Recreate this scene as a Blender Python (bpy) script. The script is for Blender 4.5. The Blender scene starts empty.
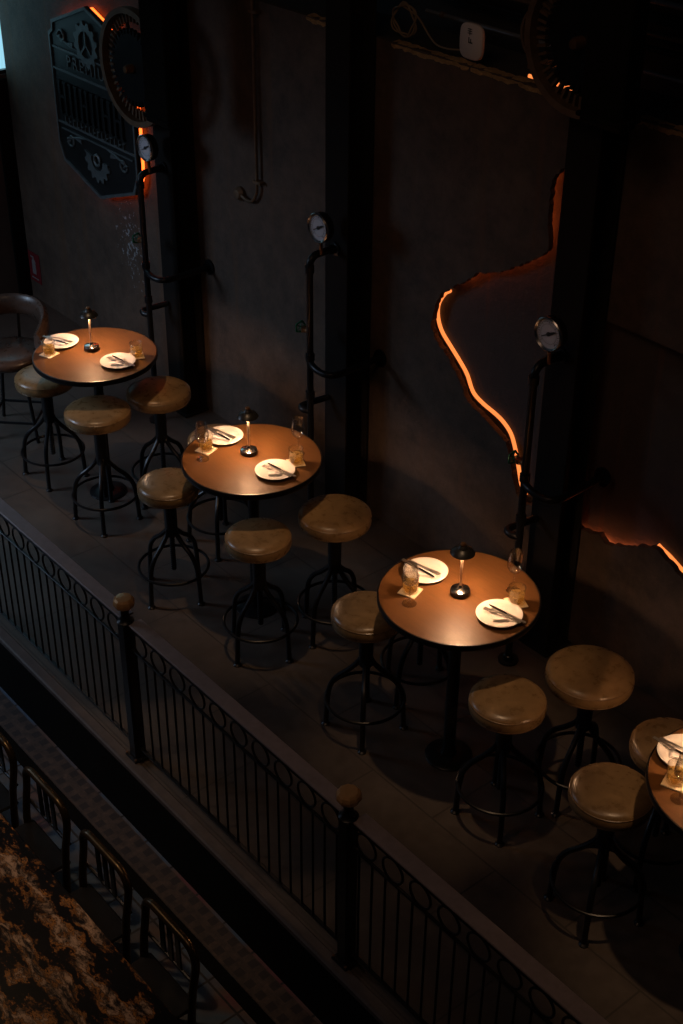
import bpy, math, random
from mathutils import Vector, Matrix
PI = math.pi
R = math.radians
rnd = random.Random(7)
scene = bpy.context.scene
COL = scene.collection

# ------------------------------------------------------------------ camera
CAM = dict(f=1393.7839, pitch=0.5722, yaw=-0.8739, roll=0.009, C=(2.2322, -2.7089, 5.0879))
def make_camera():
    p, y, ro = CAM['pitch'], CAM['yaw'], CAM['roll']
    fw = Vector((math.cos(p)*math.sin(y), math.cos(p)*math.cos(y), -math.sin(p)))
    r = Vector((math.cos(y), -math.sin(y), 0)); u = r.cross(fw)
    r2 = math.cos(ro)*r + math.sin(ro)*u; u2 = -math.sin(ro)*r + math.cos(ro)*u
    cd = bpy.data.cameras.new('camera'); cd.sensor_fit = 'HORIZONTAL'; cd.sensor_width = 36.0
    cd.lens = CAM['f']/683*36; cd.clip_end = 60
    o = bpy.data.objects.new('camera', cd); COL.objects.link(o)
    m = Matrix((r2, u2, -fw)).transposed().to_4x4(); m.translation = Vector(CAM['C'])
    o.matrix_world = m; scene.camera = o
make_camera()

# ------------------------------------------------------------------ materials
def mat(name, color=(.5, .5, .5), rough=.5, metal=0., **k):
    m = bpy.data.materials.new(name); m.use_nodes = True
    b = m.node_tree.nodes['Principled BSDF']
    b.inputs['Base Color'].default_value = (*color, 1)
    b.inputs['Roughness'].default_value = rough
    b.inputs['Metallic'].default_value = metal
    for n, v in k.items(): b.inputs[n.replace('_', ' ')].default_value = v
    return m
def N(m, t, **k):
    n = m.node_tree.nodes.new(t)
    for a, v in k.items(): setattr(n, a, v)
    return n
def L(m, a, b): m.node_tree.links.new(a, b)
def ramp(m, fac, stops):
    c = N(m, 'ShaderNodeValToRGB'); e = c.color_ramp.elements
    while len(e) > 1: e.remove(e[0])
    e[0].position = stops[0][0]; e[0].color = (*stops[0][1], 1)
    for p, col in stops[1:]:
        x = e.new(p); x.color = (*col, 1)
    L(m, fac, c.inputs['Fac']); return c.outputs['Color']
def coords(m, scale=(1, 1, 1)):
    t = N(m, 'ShaderNodeTexCoord'); mp = N(m, 'ShaderNodeMapping')
    mp.inputs['Scale'].default_value = scale
    L(m, t.outputs['Object'], mp.inputs['Vector']); return mp.outputs['Vector']
def noise(m, vec, scale, detail=4, rough=.55, dist=0):
    n = N(m, 'ShaderNodeTexNoise'); n.inputs['Scale'].default_value = scale
    n.inputs['Detail'].default_value = detail; n.inputs['Roughness'].default_value = rough
    n.inputs['Distortion'].default_value = dist
    L(m, vec, n.inputs['Vector']); return n.outputs['Fac']
def math_(m, op, a, b=None, c=None):
    n = N(m, 'ShaderNodeMath', operation=op)
    for i, v in enumerate((a, b, c)):
        if v is None: continue
        if isinstance(v, (int, float)): n.inputs[i].default_value = v
        else: L(m, v, n.inputs[i])
    return n.outputs[0]
def mix(m, fac, a, b, mode='MIX'):
    n = N(m, 'ShaderNodeMix', data_type='RGBA', blend_type=mode)
    for s, v in ((n.inputs['Factor'], fac), (n.inputs[6], a), (n.inputs[7], b)):
        if isinstance(v, (int, float)): s.default_value = v
        elif isinstance(v, tuple): s.default_value = (*v, 1)
        else: L(m, v, s)
    return n.outputs[2]
def bump(m, h, strength=.3, dist=.01):
    b = N(m, 'ShaderNodeBump'); b.inputs['Strength'].default_value = strength
    b.inputs['Distance'].default_value = dist
    L(m, h, b.inputs['Height']); L(m, b.outputs['Normal'], P(m).inputs['Normal'])
def P(m): return m.node_tree.nodes['Principled BSDF']
def noisy(name, c1, c2, scale=6, rough=.5, metal=0., bstr=.2, bdist=.003, sc=(1, 1, 1), detail=5, **k):
    m = mat(name, c1, rough, metal, **k); v = coords(m, sc)
    f = noise(m, v, scale, detail)
    L(m, ramp(m, f, [(.3, c1), (.7, c2)]), P(m).inputs['Base Color'])
    if bstr: bump(m, noise(m, v, scale*6, 3), bstr, bdist)
    return m
def glow(name, color, strength):
    m = mat(name, (0, 0, 0), .6)
    P(m).inputs['Emission Color'].default_value = (*color, 1)
    P(m).inputs['Emission Strength'].default_value = strength
    return m

M = {}
M['black'] = noisy('blackened_steel', (.016, .016, .018), (.03, .029, .03), 9, .33, .65, .1, .001)
M['column'] = noisy('painted_column_steel', (.009, .0075, .007), (.014, .0115, .010), 4, .85, .0, .1, .001, Specular_IOR_Level=.15)
M['rust'] = noisy('dark_rusty_iron', (.13, .085, .055), (.22, .14, .085), 14, .5, .5, .4, .002)
M['brass'] = noisy('worn_brass', (.68, .36, .15), (.8, .46, .2), 16, .3, .3, .15, .001)
M['chrome'] = mat('polished_steel', (.75, .72, .68), .16, 1.)
M['cutlery'] = mat('brushed_cutlery_steel', (.42, .39, .36), .33, .9)
M['rail_flat'] = noisy('handrail_bronze', (.27, .215, .21), (.34, .27, .265), 20, .55, .2, .15, .001)
M['china'] = mat('white_china', (.68, .64, .60), .22)
M['napkin'] = noisy('white_napkin_cloth', (.62, .58, .55), (.7, .66, .63), 40, .9, 0, .3, .001)
M['coaster'] = noisy('cream_paper_napkin', (.66, .53, .36), (.74, .62, .45), 60, .9, 0, .2, .0005)
M['stem_lit'] = mat('brass_lamp_stem', (.8, .62, .45), .35, .3)
M['green'] = mat('green_enamel', (.01, .14, .07), .4)
M['brassdark'] = noisy('tarnished_brass', (.14, .07, .03), (.22, .11, .05), 20, .45, .7, .2, .001)
M['white_plastic'] = noisy('offwhite_plastic', (.72, .64, .62), (.78, .69, .66), 5, .5, 0, 0)
M['ink'] = mat('black_ink', (.02, .02, .02), .5)
M['dial'] = noisy('pale_dial_face', (.62, .62, .68), (.7, .7, .76), 30, .4, 0, 0)
M['bezel'] = mat('steel_bezel', (.5, .48, .46), .25, 1.)
M['cable'] = mat('tan_cable', (.28, .2, .12), .6)
M['red'] = noisy('faded_red_sign', (.14, .01, .013), (.18, .013, .019), 8, .6, 0, 0)
M['sign_white'] = mat('sign_white', (.22, .2, .2), .6)
M['zinc'] = noisy('galvanised_pipe', (.35, .35, .36), (.45, .45, .46), 12, .38, .8, .1, .001)
M['plaque'] = noisy('cast_plaque_black', (.010, .010, .0105), (.018, .018, .018), 10, .5, .3, .3, .002)
M['plaque_rim'] = noisy('cast_plaque_grey', (.09, .105, .11), (.14, .16, .165), 20, .5, .3, .3, .002)
M['neon'] = glow('orange_neon_tube', (1., .11, .014), 4.5)
M['neon_hot'] = glow('orange_light_strip_hot', (1., .14, .025), 11)
M['neon_low'] = glow('orange_light_strip_low', (1., .18, .05), 8)
M['neon_core'] = glow('orange_neon_bright', (1., .24, .055), 1.35)
M['sky_pane'] = glow('daylight_pane', (.34, .72, .9), 1.0)
M['bulb'] = glow('warm_lamp_lens', (1., .54, .28), 900)

# leather
def leather(name, c1, c2):
    m = mat(name, c1, .36); v = coords(m)
    f = noise(m, v, 7, 7, .62, .4)
    c = ramp(m, f, [(.25, c1), (.5, tuple((a+b)/2 for a, b in zip(c1, c2))), (.78, c2)])
    f2 = noise(m, v, 24, 4)
    c = mix(m, .22, c, ramp(m, f2, [(.4, c1), (.6, c2)]), 'MIX')
    L(m, c, P(m).inputs['Base Color'])
    L(m, math_(m, 'MULTIPLY_ADD', f2, .26, .17), P(m).inputs['Roughness'])
    vo = N(m, 'ShaderNodeTexVoronoi'); vo.inputs['Scale'].default_value = 160; L(m, v, vo.inputs['Vector'])
    h = math_(m, 'ADD', math_(m, 'MULTIPLY', vo.outputs['Distance'], .25), f)
    bump(m, h, .18, .004); return m
M['leather'] = leather('worn_olive_leather', (.12, .070, .028), (.36, .225, .105))
M['leather_side'] = leather('worn_olive_leather_side', (.17, .10, .05), (.28, .175, .09))
M['tub'] = leather('brown_tub_chair_leather', (.055, .033, .023), (.095, .06, .045))

# table top wood: broad random tone and fine grain
def wood():
    m = mat('warm_brown_table_wood', (.3, .15, .06), .34); v = coords(m, (1, 9, 1))
    f = noise(m, v, 9, 6, .6, .3); f2 = noise(m, coords(m), 3, 3)
    c = ramp(m, f, [(.25, (.066, .028, .0085)), (.55, (.098, .042, .0125)), (.8, (.125, .055, .017))])
    c = mix(m, .3, c, ramp(m, f2, [(.35, (.06, .025, .008)), (.65, (.13, .058, .018))]))
    L(m, c, P(m).inputs['Base Color'])
    L(m, math_(m, 'MULTIPLY_ADD', f, .10, .29), P(m).inputs['Roughness'])
    bump(m, noise(m, coords(m), 180, 2), .06, .0006); return m
M['wood'] = wood()

# stucco walls, with rust streaks and a pale paint splatter of its own
def plaster(name, c1, c2, c3, splat=True):
    m = mat(name, c1, .78); v = coords(m)
    f = noise(m, v, 1.6, 8, .62, .5); f2 = noise(m, v, 9, 8, .7)
    c = ramp(m, f, [(.28, c1), (.5, c2), (.75, c3)])
    c = mix(m, .45, c, ramp(m, f2, [(.3, c1), (.7, c3)]))
    st = noise(m, coords(m, (7, 1, .35)), 1.5, 5, .6)         # vertical rust streaks
    c = mix(m, math_(m, 'MULTIPLY', ramp(m, st, [(.56, (0, 0, 0)), (.72, (1, 1, 1))]), .5), c, (.12, .058, .026))
    sp = ramp(m, noise(m, coords(m), 26, 6, .8), [(.66, (0, 0, 0)), (.74, (1, 1, 1))])
    c = mix(m, math_(m, 'MULTIPLY', sp, .25), c, (.16, .14, .12))
    if splat:
        mp = N(m, 'ShaderNodeMapping'); t = N(m, 'ShaderNodeTexCoord')
        mp.inputs['Location'].default_value = (6.52*2.8, 0, -1.02*1.7); mp.inputs['Scale'].default_value = (2.8, 0, 1.7)
        L(m, t.outputs['Object'], mp.inputs['Vector'])
        ln = N(m, 'ShaderNodeVectorMath', operation='LENGTH'); L(m, mp.outputs['Vector'], ln.inputs[0])
        dm = math_(m, 'SUBTRACT', .74, math_(m, 'MULTIPLY', ln.outputs['Value'], .22))
        nz = noise(m, coords(m, (1, 1, .8)), 30, 3, .7)
        k = math_(m, 'GREATER_THAN', math_(m, 'ADD', nz, dm), 1.26)
        c = mix(m, math_(m, 'MULTIPLY', k, .85), c, (.33, .36, .38))
    L(m, c, P(m).inputs['Base Color'])
    h = math_(m, 'ADD', math_(m, 'MULTIPLY', f2, .6), noise(m, v, 45, 6, .7))
    bump(m, h, .35, .012); return m
M['plaster'] = plaster('dark_brown_stucco', (.032, .022, .016), (.076, .051, .038), (.15, .10, .07))
M['recess'] = plaster('dark_grey_recess', (.034, .034, .035), (.048, .046, .045), (.065, .06, .056), False)
M['upper'] = noisy('dark_upper_wall', (.014, .012, .011), (.024, .02, .018), 4, .8, 0, .3, .006)  # upper wall: near-black brown with slight random mottling
M['chipped'] = noisy('chipped_brick_edge', (.40, .24, .10), (.68, .42, .19), 22, .9, 0, 1., .02, detail=8)
M['endwall'] = noisy('end_wall_plaster', (.04, .037, .034), (.06, .055, .05), 3, .8, 0, .3, .006)

def floor_mat():
    m = mat('dark_floor_tile', (.08, .07, .06), .42); v = coords(m)
    br = N(m, 'ShaderNodeTexBrick'); br.offset = .5; br.inputs['Scale'].default_value = 1
    br.inputs['Brick Width'].default_value = .9; br.inputs['Row Height'].default_value = .45
    br.inputs['Mortar Size'].default_value = .006; br.inputs['Mortar Smooth'].default_value = .3
    L(m, v, br.inputs['Vector'])
    f = noise(m, v, 2.5, 7, .6, .4); f2 = noise(m, v, 16, 5, .6)
    c = ramp(m, f, [(.3, (.05, .037, .030)), (.7, (.092, .068, .053))])
    c = mix(m, .3, c, ramp(m, f2, [(.3, (.05, .038, .03)), (.7, (.12, .092, .073))]))
    c = mix(m, br.outputs['Fac'], c, (.045, .034, .027))
    L(m, c, P(m).inputs['Base Color'])
    L(m, math_(m, 'MULTIPLY_ADD', f2, .25, .38), P(m).inputs['Roughness'])
    bump(m, math_(m, 'SUBTRACT', f2, math_(m, 'MULTIPLY', br.outputs['Fac'], 2)), .15, .003); return m
M['floor'] = floor_mat()
M['curb'] = noisy('stone_curb', (.075, .057, .05), (.11, .085, .073), 14, .6, 0, .3, .003)
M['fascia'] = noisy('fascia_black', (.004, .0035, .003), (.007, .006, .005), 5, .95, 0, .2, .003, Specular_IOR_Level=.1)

def mosaic():
    m = mat('mosaic_border', (.2, .12, .08), .55)
    t = coords(m, (1, 1, 1)); s = N(m, 'ShaderNodeSeparateXYZ'); L(m, t, s.inputs[0])
    def cell(a, per):
        return math_(m, 'LESS_THAN', math_(m, 'ABSOLUTE', math_(m, 'SUBTRACT', math_(m, 'FRACT', math_(m, 'DIVIDE', a, per)), .5)), .27)
    k = math_(m, 'MULTIPLY', cell(s.outputs[0], .085), cell(s.outputs[1], .085))
    f = noise(m, t, 22, 6, .7)
    c = ramp(m, f, [(.3, (.035, .024, .02)), (.55, (.075, .048, .036)), (.8, (.15, .09, .06))])
    k = math_(m, 'MULTIPLY', k, .75); c = mix(m, k, c, (.022, .016, .016)); L(m, c, P(m).inputs['Base Color']); bump(m, f, .3, .004); return m
M['mosaic'] = mosaic()
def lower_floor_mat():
    m = mat('patterned_tiles_daylight_tint', (.1, .1, .1), .4); v = coords(m)
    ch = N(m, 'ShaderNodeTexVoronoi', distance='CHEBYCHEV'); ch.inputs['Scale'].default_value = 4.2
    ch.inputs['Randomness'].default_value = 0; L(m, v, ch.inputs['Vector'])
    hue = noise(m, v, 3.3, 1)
    c = ramp(m, hue, [(.3, (.2, .06, .07)), (.42, (.16, .10, .08)), (.52, (.08, .14, .22)), (.62, (.12, .14, .17)), (.75, (.15, .10, .085))])  # blue stops paint the daylight patches on the floor into the tile colour
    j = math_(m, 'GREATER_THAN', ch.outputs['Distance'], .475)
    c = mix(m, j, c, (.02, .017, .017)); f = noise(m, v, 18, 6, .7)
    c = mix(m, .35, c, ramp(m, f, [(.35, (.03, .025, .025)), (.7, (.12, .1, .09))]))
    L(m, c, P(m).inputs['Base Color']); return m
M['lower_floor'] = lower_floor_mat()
def marble():
    m = mat('brown_gold_marble', (.2, .1, .05), .28); v = coords(m, (.8, 1.5, 1))
    w = N(m, 'ShaderNodeTexWave', wave_type='BANDS', bands_direction='Y'); w.inputs['Scale'].default_value = 1.2
    w.inputs['Distortion'].default_value = 14; w.inputs['Detail'].default_value = 7
    w.inputs['Detail Scale'].default_value = 1.6; w.inputs['Detail Roughness'].default_value = .72
    L(m, v, w.inputs['Vector'])
    a = ramp(m, w.outputs['Fac'], [(.0, (.004, .003, .003)), (.3, (.012, .007, .005)), (.45, (.26, .10, .025)), (.62, (.48, .215, .06)), (.8, (.08, .04, .022)), (1, (.55, .36, .24))])
    f = noise(m, v, 6, 9, .75, 2.2)
    a = mix(m, ramp(m, f, [(.42, (0, 0, 0)), (.56, (1, 1, 1))]), (.008, .006, .006), a)
    L(m, a, P(m).inputs['Base Color']); return m
M['marble'] = marble()
M['cap'] = noisy('bronzed_metal_tube', (.06, .042, .025), (.12, .08, .04), 10, .32, .8, .1, .001)

def glass():
    m = bpy.data.materials.new('clear_glass'); m.use_nodes = True
    nt = m.node_tree; nt.nodes.remove(P(m)); out = nt.nodes['Material Output']
    t = N(m, 'ShaderNodeBsdfTransparent'); t.inputs[0].default_value = (.95, .94, .92, 1)
    g = N(m, 'ShaderNodeBsdfGlossy'); g.inputs['Roughness'].default_value = .05
    lw = N(m, 'ShaderNodeLayerWeight'); lw.inputs['Blend'].default_value = .28
    k = math_(m, 'MULTIPLY_ADD', lw.outputs['Facing'], .55, .05)
    x = N(m, 'ShaderNodeMixShader'); L(m, k, x.inputs[0]); L(m, t.outputs[0], x.inputs[1]); L(m, g.outputs[0], x.inputs[2])
    L(m, x.outputs[0], out.inputs['Surface']); return m
M['glass'] = glass()
def amber():
    m = bpy.data.materials.new('amber_drink'); m.use_nodes = True
    nt = m.node_tree; nt.nodes.remove(P(m)); out = nt.nodes['Material Output']
    t = N(m, 'ShaderNodeBsdfTransparent'); t.inputs[0].default_value = (.97, .85, .5, 1)
    d = N(m, 'ShaderNodeBsdfTranslucent'); d.inputs[0].default_value = (.85, .62, .25, 1)
    d2 = N(m, 'ShaderNodeBsdfDiffuse'); d2.inputs[0].default_value = (.7, .5, .2, 1)
    x0 = N(m, 'ShaderNodeMixShader'); x0.inputs[0].default_value = .5; L(m, d.outputs[0], x0.inputs[1]); L(m, d2.outputs[0], x0.inputs[2])
    x = N(m, 'ShaderNodeMixShader'); L(m, math_(m, 'MULTIPLY_ADD', noise(m, coords(m), 40, 2), .6, .1), x.inputs[0]); L(m, t.outputs[0], x.inputs[1]); L(m, x0.outputs[0], x.inputs[2])
    g = N(m, 'ShaderNodeBsdfGlossy'); g.inputs['Roughness'].default_value = .08
    y = N(m, 'ShaderNodeMixShader'); y.inputs[0].default_value = .1; L(m, x.outputs[0], y.inputs[1]); L(m, g.outputs[0], y.inputs[2])
    L(m, y.outputs[0], out.inputs['Surface']); return m
M['amber'] = amber()
M['shade'] = noisy('lamp_shade_black', (.02, .019, .018), (.035, .033, .03), 8, .35, .4, .05, .001)

# ------------------------------------------------------------------ mesh builder
class MB:
    def __init__(s): s.v = []; s.f = []
    def add(s, vs, fs, mtx=None):
        o = len(s.v)
        s.v += [tuple(mtx @ Vector(v)) if mtx else tuple(v) for v in vs]
        s.f += [tuple(i+o for i in f) for f in fs]; return s
    def box(s, x0, x1, y0, y1, z0, z1, b=0., mtx=None):
        if b <= 0:
            vs = [(x, y, z) for z in (z0, z1) for y in (y0, y1) for x in (x0, x1)]
            fs = [(0, 2, 3, 1), (4, 5, 7, 6), (0, 1, 5, 4), (2, 6, 7, 3), (0, 4, 6, 2), (1, 3, 7, 5)]
            return s.add(vs, fs, mtx)
        # chamfered box
        b = min(b, (x1-x0)/2.01, (y1-y0)/2.01, (z1-z0)/2.01)
        rings = []
        for z, i in ((z0, b), (z0+b, 0), (z1-b, 0), (z1, b)):
            a0, a1, c0, c1 = x0+i, x1-i, y0+i, y1-i
            rings.append([(a0+b, c0, z), (a1-b, c0, z), (a1, c0+b, z), (a1, c1-b, z), (a1-b, c1, z), (a0+b, c1, z), (a0, c1-b, z), (a0, c0+b, z)])
        return s.loft(rings, mtx=mtx)
    def loft(s, rings, closed=True, caps=True, mtx=None):
        n = len(rings[0]); vs = [p for r in rings for p in r]; fs = []
        for k in range(len(rings)-1):
            for i in range(n if closed else n-1):
                j = (i+1) % n
                fs.append((k*n+i, k*n+j, (k+1)*n+j, (k+1)*n+i))
        if caps:
            fs.append(tuple(reversed(range(n)))); fs.append(tuple(range((len(rings)-1)*n, len(rings)*n)))
        return s.add(vs, fs, mtx)
    def lathe(s, prof, seg=40, c=(0, 0, 0), mtx=None, close=False):
        # prof: list of (r, z); r==0 only at ends
        vs = []; idx = []
        for r, z in prof:
            if r < 1e-6: idx.append([len(vs)]); vs.append((c[0], c[1], c[2]+z))
            else:
                idx.append(list(range(len(vs), len(vs)+seg)))
                vs += [(c[0]+r*math.cos(2*PI*i/seg), c[1]+r*math.sin(2*PI*i/seg), c[2]+z) for i in range(seg)]
        fs = []
        pairs = list(zip(idx[:-1], idx[1:])) + ([(idx[-1], idx[0])] if close else [])
        for a, b in pairs:
            for i in range(seg):
                j = (i+1) % seg
                if len(a) == 1 and len(b) == 1: continue
                if len(a) == 1: fs.append((a[0], b[j], b[i]))
                elif len(b) == 1: fs.append((a[i], a[j], b[0]))
                else: fs.append((a[i], a[j], b[j], b[i]))
        return s.add(vs, fs, mtx)
    def tube(s, pts, r, seg=12, closed=False, mtx=None, up=None):
        pts = [Vector(p) for p in pts]; n = len(pts)
        rr = r if isinstance(r, (list, tuple)) else [r]*n
        T = []
        for i in range(n):
            if closed: t = pts[(i+1) % n]-pts[i-1]
            else: t = pts[min(i+1, n-1)]-pts[max(i-1, 0)]
            T.append(t.normalized())
        ref = Vector(up) if up else (Vector((0, 0, 1)) if abs(T[0].z) < .9 else Vector((1, 0, 0)))
        u = (ref-ref.dot(T[0])*T[0]).normalized(); rings = []
        for i in range(n):
            if i: u = (u-u.dot(T[i])*T[i]).normalized()
            w = T[i].cross(u)
            rings.append([tuple(pts[i]+rr[i]*(math.cos(a)*u+math.sin(a)*w)) for a in [2*PI*k/seg for k in range(seg)]])
        if closed: rings.append(rings[0]); return s.loft(rings, True, False, mtx)
        return s.loft(rings, True, True, mtx)
    def ring(s, c, rad, r, axis='z', seg=40, ts=10):
        pts = []
        for i in range(seg):
            a = 2*PI*i/seg; p, q = rad*math.cos(a), rad*math.sin(a)
            pts.append({'z': (c[0]+p, c[1]+q, c[2]), 'y': (c[0]+p, c[1], c[2]+q), 'x': (c[0], c[1]+p, c[2]+q)}[axis])
        up = {'z': (0, 0, 1), 'y': (0, 1, 0), 'x': (1, 0, 0)}[axis]
        return s.tube(pts, r, ts, True, up=up)
    def prism(s, poly, y0, y1, mtx=None):     # polygon in x,z (counter-clockwise seen from -y), between two y
        n = len(poly)
        vs = [(x, y0, z) for x, z in poly] + [(x, y1, z) for x, z in poly]
        fs = [tuple(range(n)), tuple(reversed(range(n, 2*n)))]
        for i in range(n):
            j = (i+1) % n; fs.append((j, i, i+n, j+n))
        return s.add(vs, fs, mtx)
    def slab(s, poly, z0, z1, mtx=None):      # polygon in x,y
        n = len(poly)
        vs = [(x, y, z0) for x, y in poly] + [(x, y, z1) for x, y in poly]
        fs = [tuple(reversed(range(n))), tuple(range(n, 2*n))]
        for i in range(n):
            j = (i+1) % n; fs.append((i, j, j+n, i+n))
        return s.add(vs, fs, mtx)
    def build(s, name, material, parent=None, smooth=True, ang=35, loc=None):
        me = bpy.data.meshes.new(name); me.from_pydata(s.v, [], s.f); me.update()
        import bmesh
        bm = bmesh.new(); bm.from_mesh(me); bmesh.ops.recalc_face_normals(bm, faces=bm.faces); bm.to_mesh(me); bm.free()
        me.materials.append(material)
        if smooth:
            for p in me.polygons: p.use_smooth = True
            me.set_sharp_from_angle(angle=R(ang))
        o = bpy.data.objects.new(name, me); COL.objects.link(o)
        if parent: o.parent = parent
        if loc: o.location = loc
        return o

def tag(o, label, cat, group=None):
    o['label'] = label; o['category'] = cat
    if group: o['group'] = group
    return o
def thing(name, label, cat, loc=(0, 0, 0), rz=0, group=None):
    o = bpy.data.objects.new(name, None); COL.objects.link(o); o.empty_display_size = .1
    o.location = loc; o.rotation_euler = (0, 0, rz); return tag(o, label, cat, group)
def struct(o): o['kind'] = 'structure'; return o
def dup(root, loc, rz=0, label=None, group=None):
    r = root.copy(); COL.objects.link(r); r.location = loc; r.rotation_euler = (0, 0, rz)
    if label: r['label'] = label
    if group: r['group'] = group
    for ch in list(root.children):
        c = ch.copy(); COL.objects.link(c); c.parent = r
        for g in ch.children:
            d = g.copy(); COL.objects.link(d); d.parent = c
    return r
def arc(c, rad, a0, a1, n, plane='xy', fixed=0):
    out = []
    for i in range(n+1):
        a = a0+(a1-a0)*i/n; p, q = c[0]+rad*math.cos(a), c[1]+rad*math.sin(a)
        out.append({'xy': (p, q, fixed), 'xz': (p, fixed, q), 'yz': (fixed, p, q)}[plane])
    return out
def bez(p, n=10):
    # Catmull-Rom through points
    P_ = [Vector(q) for q in p]; P_ = [2*P_[0]-P_[1]]+P_+[2*P_[-1]-P_[-2]]; out = []
    for i in range(1, len(P_)-2):
        a, b, c, d = P_[i-1:i+3]
        for k in range(n):
            t = k/n
            out.append(.5*((2*b)+(c-a)*t+(2*a-5*b+4*c-d)*t*t+(3*b-a-3*c+d)*t**3))
    out.append(P_[-2]); return out

# ------------------------------------------------------------------ setting
WY = 2.5         # front face of the stucco skin
RY = 2.572         # recessed wall behind it
XL, XR = -8.3, 3.0
ZT = 3.12
mb = MB().box(XL, XR, -.02, 2.98, -.5, 0); struct(mb.build('floor', M['floor'], smooth=False))
mb = MB().box(XL, XR, -.088, -.021, -.03, .012, .008); struct(mb.build('trim_1', M['curb'], smooth=False))   # stone curb
mb = MB().box(XL, XR, -.080, -.021, -.44, -.031); struct(mb.build('trim_2', M['fascia'], smooth=False))
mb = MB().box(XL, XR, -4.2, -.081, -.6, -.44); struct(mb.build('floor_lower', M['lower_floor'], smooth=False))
mb = MB().box(XL, XR, -.25, -.1, -.4395, -.434); struct(mb.build('trim_3', M['mosaic'], smooth=False))
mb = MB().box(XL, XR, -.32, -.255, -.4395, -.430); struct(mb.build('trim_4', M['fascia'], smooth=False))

# stucco skin with a free-form broken edge
def jag(pts, amp, step=.018):
    out = []
    for (a, b) in zip(pts[:-1], pts[1:]):
        a = Vector(a); b = Vector(b); d = b-a; n = max(1, int(d.length/step)); nn = Vector((-d.y, d.x)).normalized()
        for k in range(n):
            o = 0 if k == 0 else rnd.uniform(-amp, amp)
            out.append(tuple(a+d*k/n+nn*o))
    out.append(tuple(pts[-1])); return out
#   z of image points on the y=2.5 plane
crack = [(2.6, .55), (-.2, .60), (-.9, .72), (-1.192, .838), (-1.294, .891), (-1.352, .912), (-1.388, .93), (-1.486, .898), (-1.555, .852), (-1.621, .82), (-1.72, .788), (-1.766, .83), (-1.825, .806), (-1.9, .79), (-2.0, .80), (-2.2, .78)]
crack1 = [(-2.2, .78), (-2.34, .74), (-2.398, .776), (-2.439, .859), (-2.486, 1.006), (-2.518, 1.079), (-2.611, 1.117), (-2.74, 1.174), (-2.843, 1.204), (-2.937, 1.324), (-3.03, 1.425), (-3.137, 1.494), (-3.186, 1.574), (-3.16, 1.71), (-3.115, 1.801), (-2.95, 1.92), (-2.83, 2.02), (-2.738, 2.05), (-2.628, 2.099), (-2.522, 2.168), (-2.399, 2.248), (-2.335, 2.313), (-2.357, 2.497), (-2.36, 2.576), (-2.352, 2.684), (-2.287, 2.764), (-2.2, 2.79), (-2.2, ZT)]
poly = [(-8.27, 0), (2.6, 0)] + jag(crack, .007) + jag(crack1[:-1], .007)[1:] + [(-2.2, ZT), (-8.27, ZT)]
mb = MB().prism(poly, WY, WY+.035)
struct(mb.build('wall_back', M['plaster'], smooth=False))
mb = MB().prism([(-2.0, 2.07), (2.6, 2.07), (2.6, ZT), (-2.0, ZT)], WY, WY+.035)
struct(mb.build('wall_right', M['plaster'], smooth=False))
mb = MB().box(XL, XR, RY, 2.98, 0, ZT-.03); struct(mb.build('wall_recess', M['recess'], smooth=False))
mb = MB().box(XL, XR, 2.98, 3.1, 0, 4.6); struct(mb.build('wall_upper', M['upper'], smooth=False))
# chipped ledge on the wall top
def ledge(x0, x1, n):
    rings = []; c = 0
    for i in range(n+1):
        x = x0+(x1-x0)*i/n
        a = rnd.uniform(-.005, .003); b = rnd.uniform(-.012, .006); c = .4*c+rnd.uniform(-.004, .005)
        rings.append([(x, WY-.001+max(a, -.006), ZT-.028+1.5*c), (x, WY-.004+a, ZT-.010+c*.5), (x, WY+.012+a*.5, ZT+c), (x, WY+.055+b*.4, ZT+.004+c), (x, RY-.012+b, ZT-.004), (x, RY-.005, ZT-.06)])
    return MB().loft(rings)
for i, (a, b) in enumerate(((-4.35, -3.93), (-3.60, -2.99), (-2.975, -2.12), (-1.87, .6))):
    struct(ledge(a, b, int((b-a)/.022)).build('trim_%d' % (5+i), M['chipped'], smooth=False))

# end wall with a daylight window and a thin dark strip by the corner
mb = MB()
mb.box(-8.42, XL, -.1, 2.98, 0, 1.93); mb.box(-8.42, XL, -.1, 1.7, 1.93, 4.6); mb.box(-8.42, XL, 2.6, 2.98, 1.93, 4.6)
struct(mb.build('wall_left', M['endwall'], smooth=False))
mb = MB().box(XL+.001, XL+.03, 2.38, 2.499, 0, 1.9, .004); struct(mb.build('trim_9', M['fascia'], smooth=False))
w = MB().box(-8.40, XL-.02, 1.70, 2.60, 1.93, 1.96).box(-8.40, XL-.02, 1.70, 1.74, 1.96, 4.4).box(-8.40, XL-.02, 2.14, 2.17, 1.96, 4.4)
struct(w.build('window_1', M['black'], smooth=False))
g = MB().box(-8.37, -8.36, 1.74, 2.6, 1.96, 4.4); struct(g.build('window_2', M['sky_pane'], smooth=False))

# ------------------------------------------------------------------ columns (I-beams)
cols = ((-5.79, 'leftmost of the tall black steel wall columns, behind the far table', 4.3),
        (-3.93, 'middle tall black steel wall column rising behind the second table', 4.3),
        (-2.105, 'rightmost tall black steel wall column beside the glowing wall crack', 4.3))
for x, lab, h in cols:
    t = thing('steel_column', lab, 'column', (x+.105, 2.3, 0), 0, 'steel columns along the wall')
    MB().box(-.105, .105, 0, .014, .02, h, .003).build('flange', M['column'], t, smooth=False)
    MB().box(-.105, .105, .18, .194, .02, h, .003).build('flange', M['column'], t, smooth=False)
    MB().box(-.008, .008, .014, .18, .02, h).build('web', M['column'], t, smooth=False)
    b = MB().box(-.13, .13, -.02, .195, 0, .02, .004).build('base_plate', M['column'], t, smooth=False)

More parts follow.
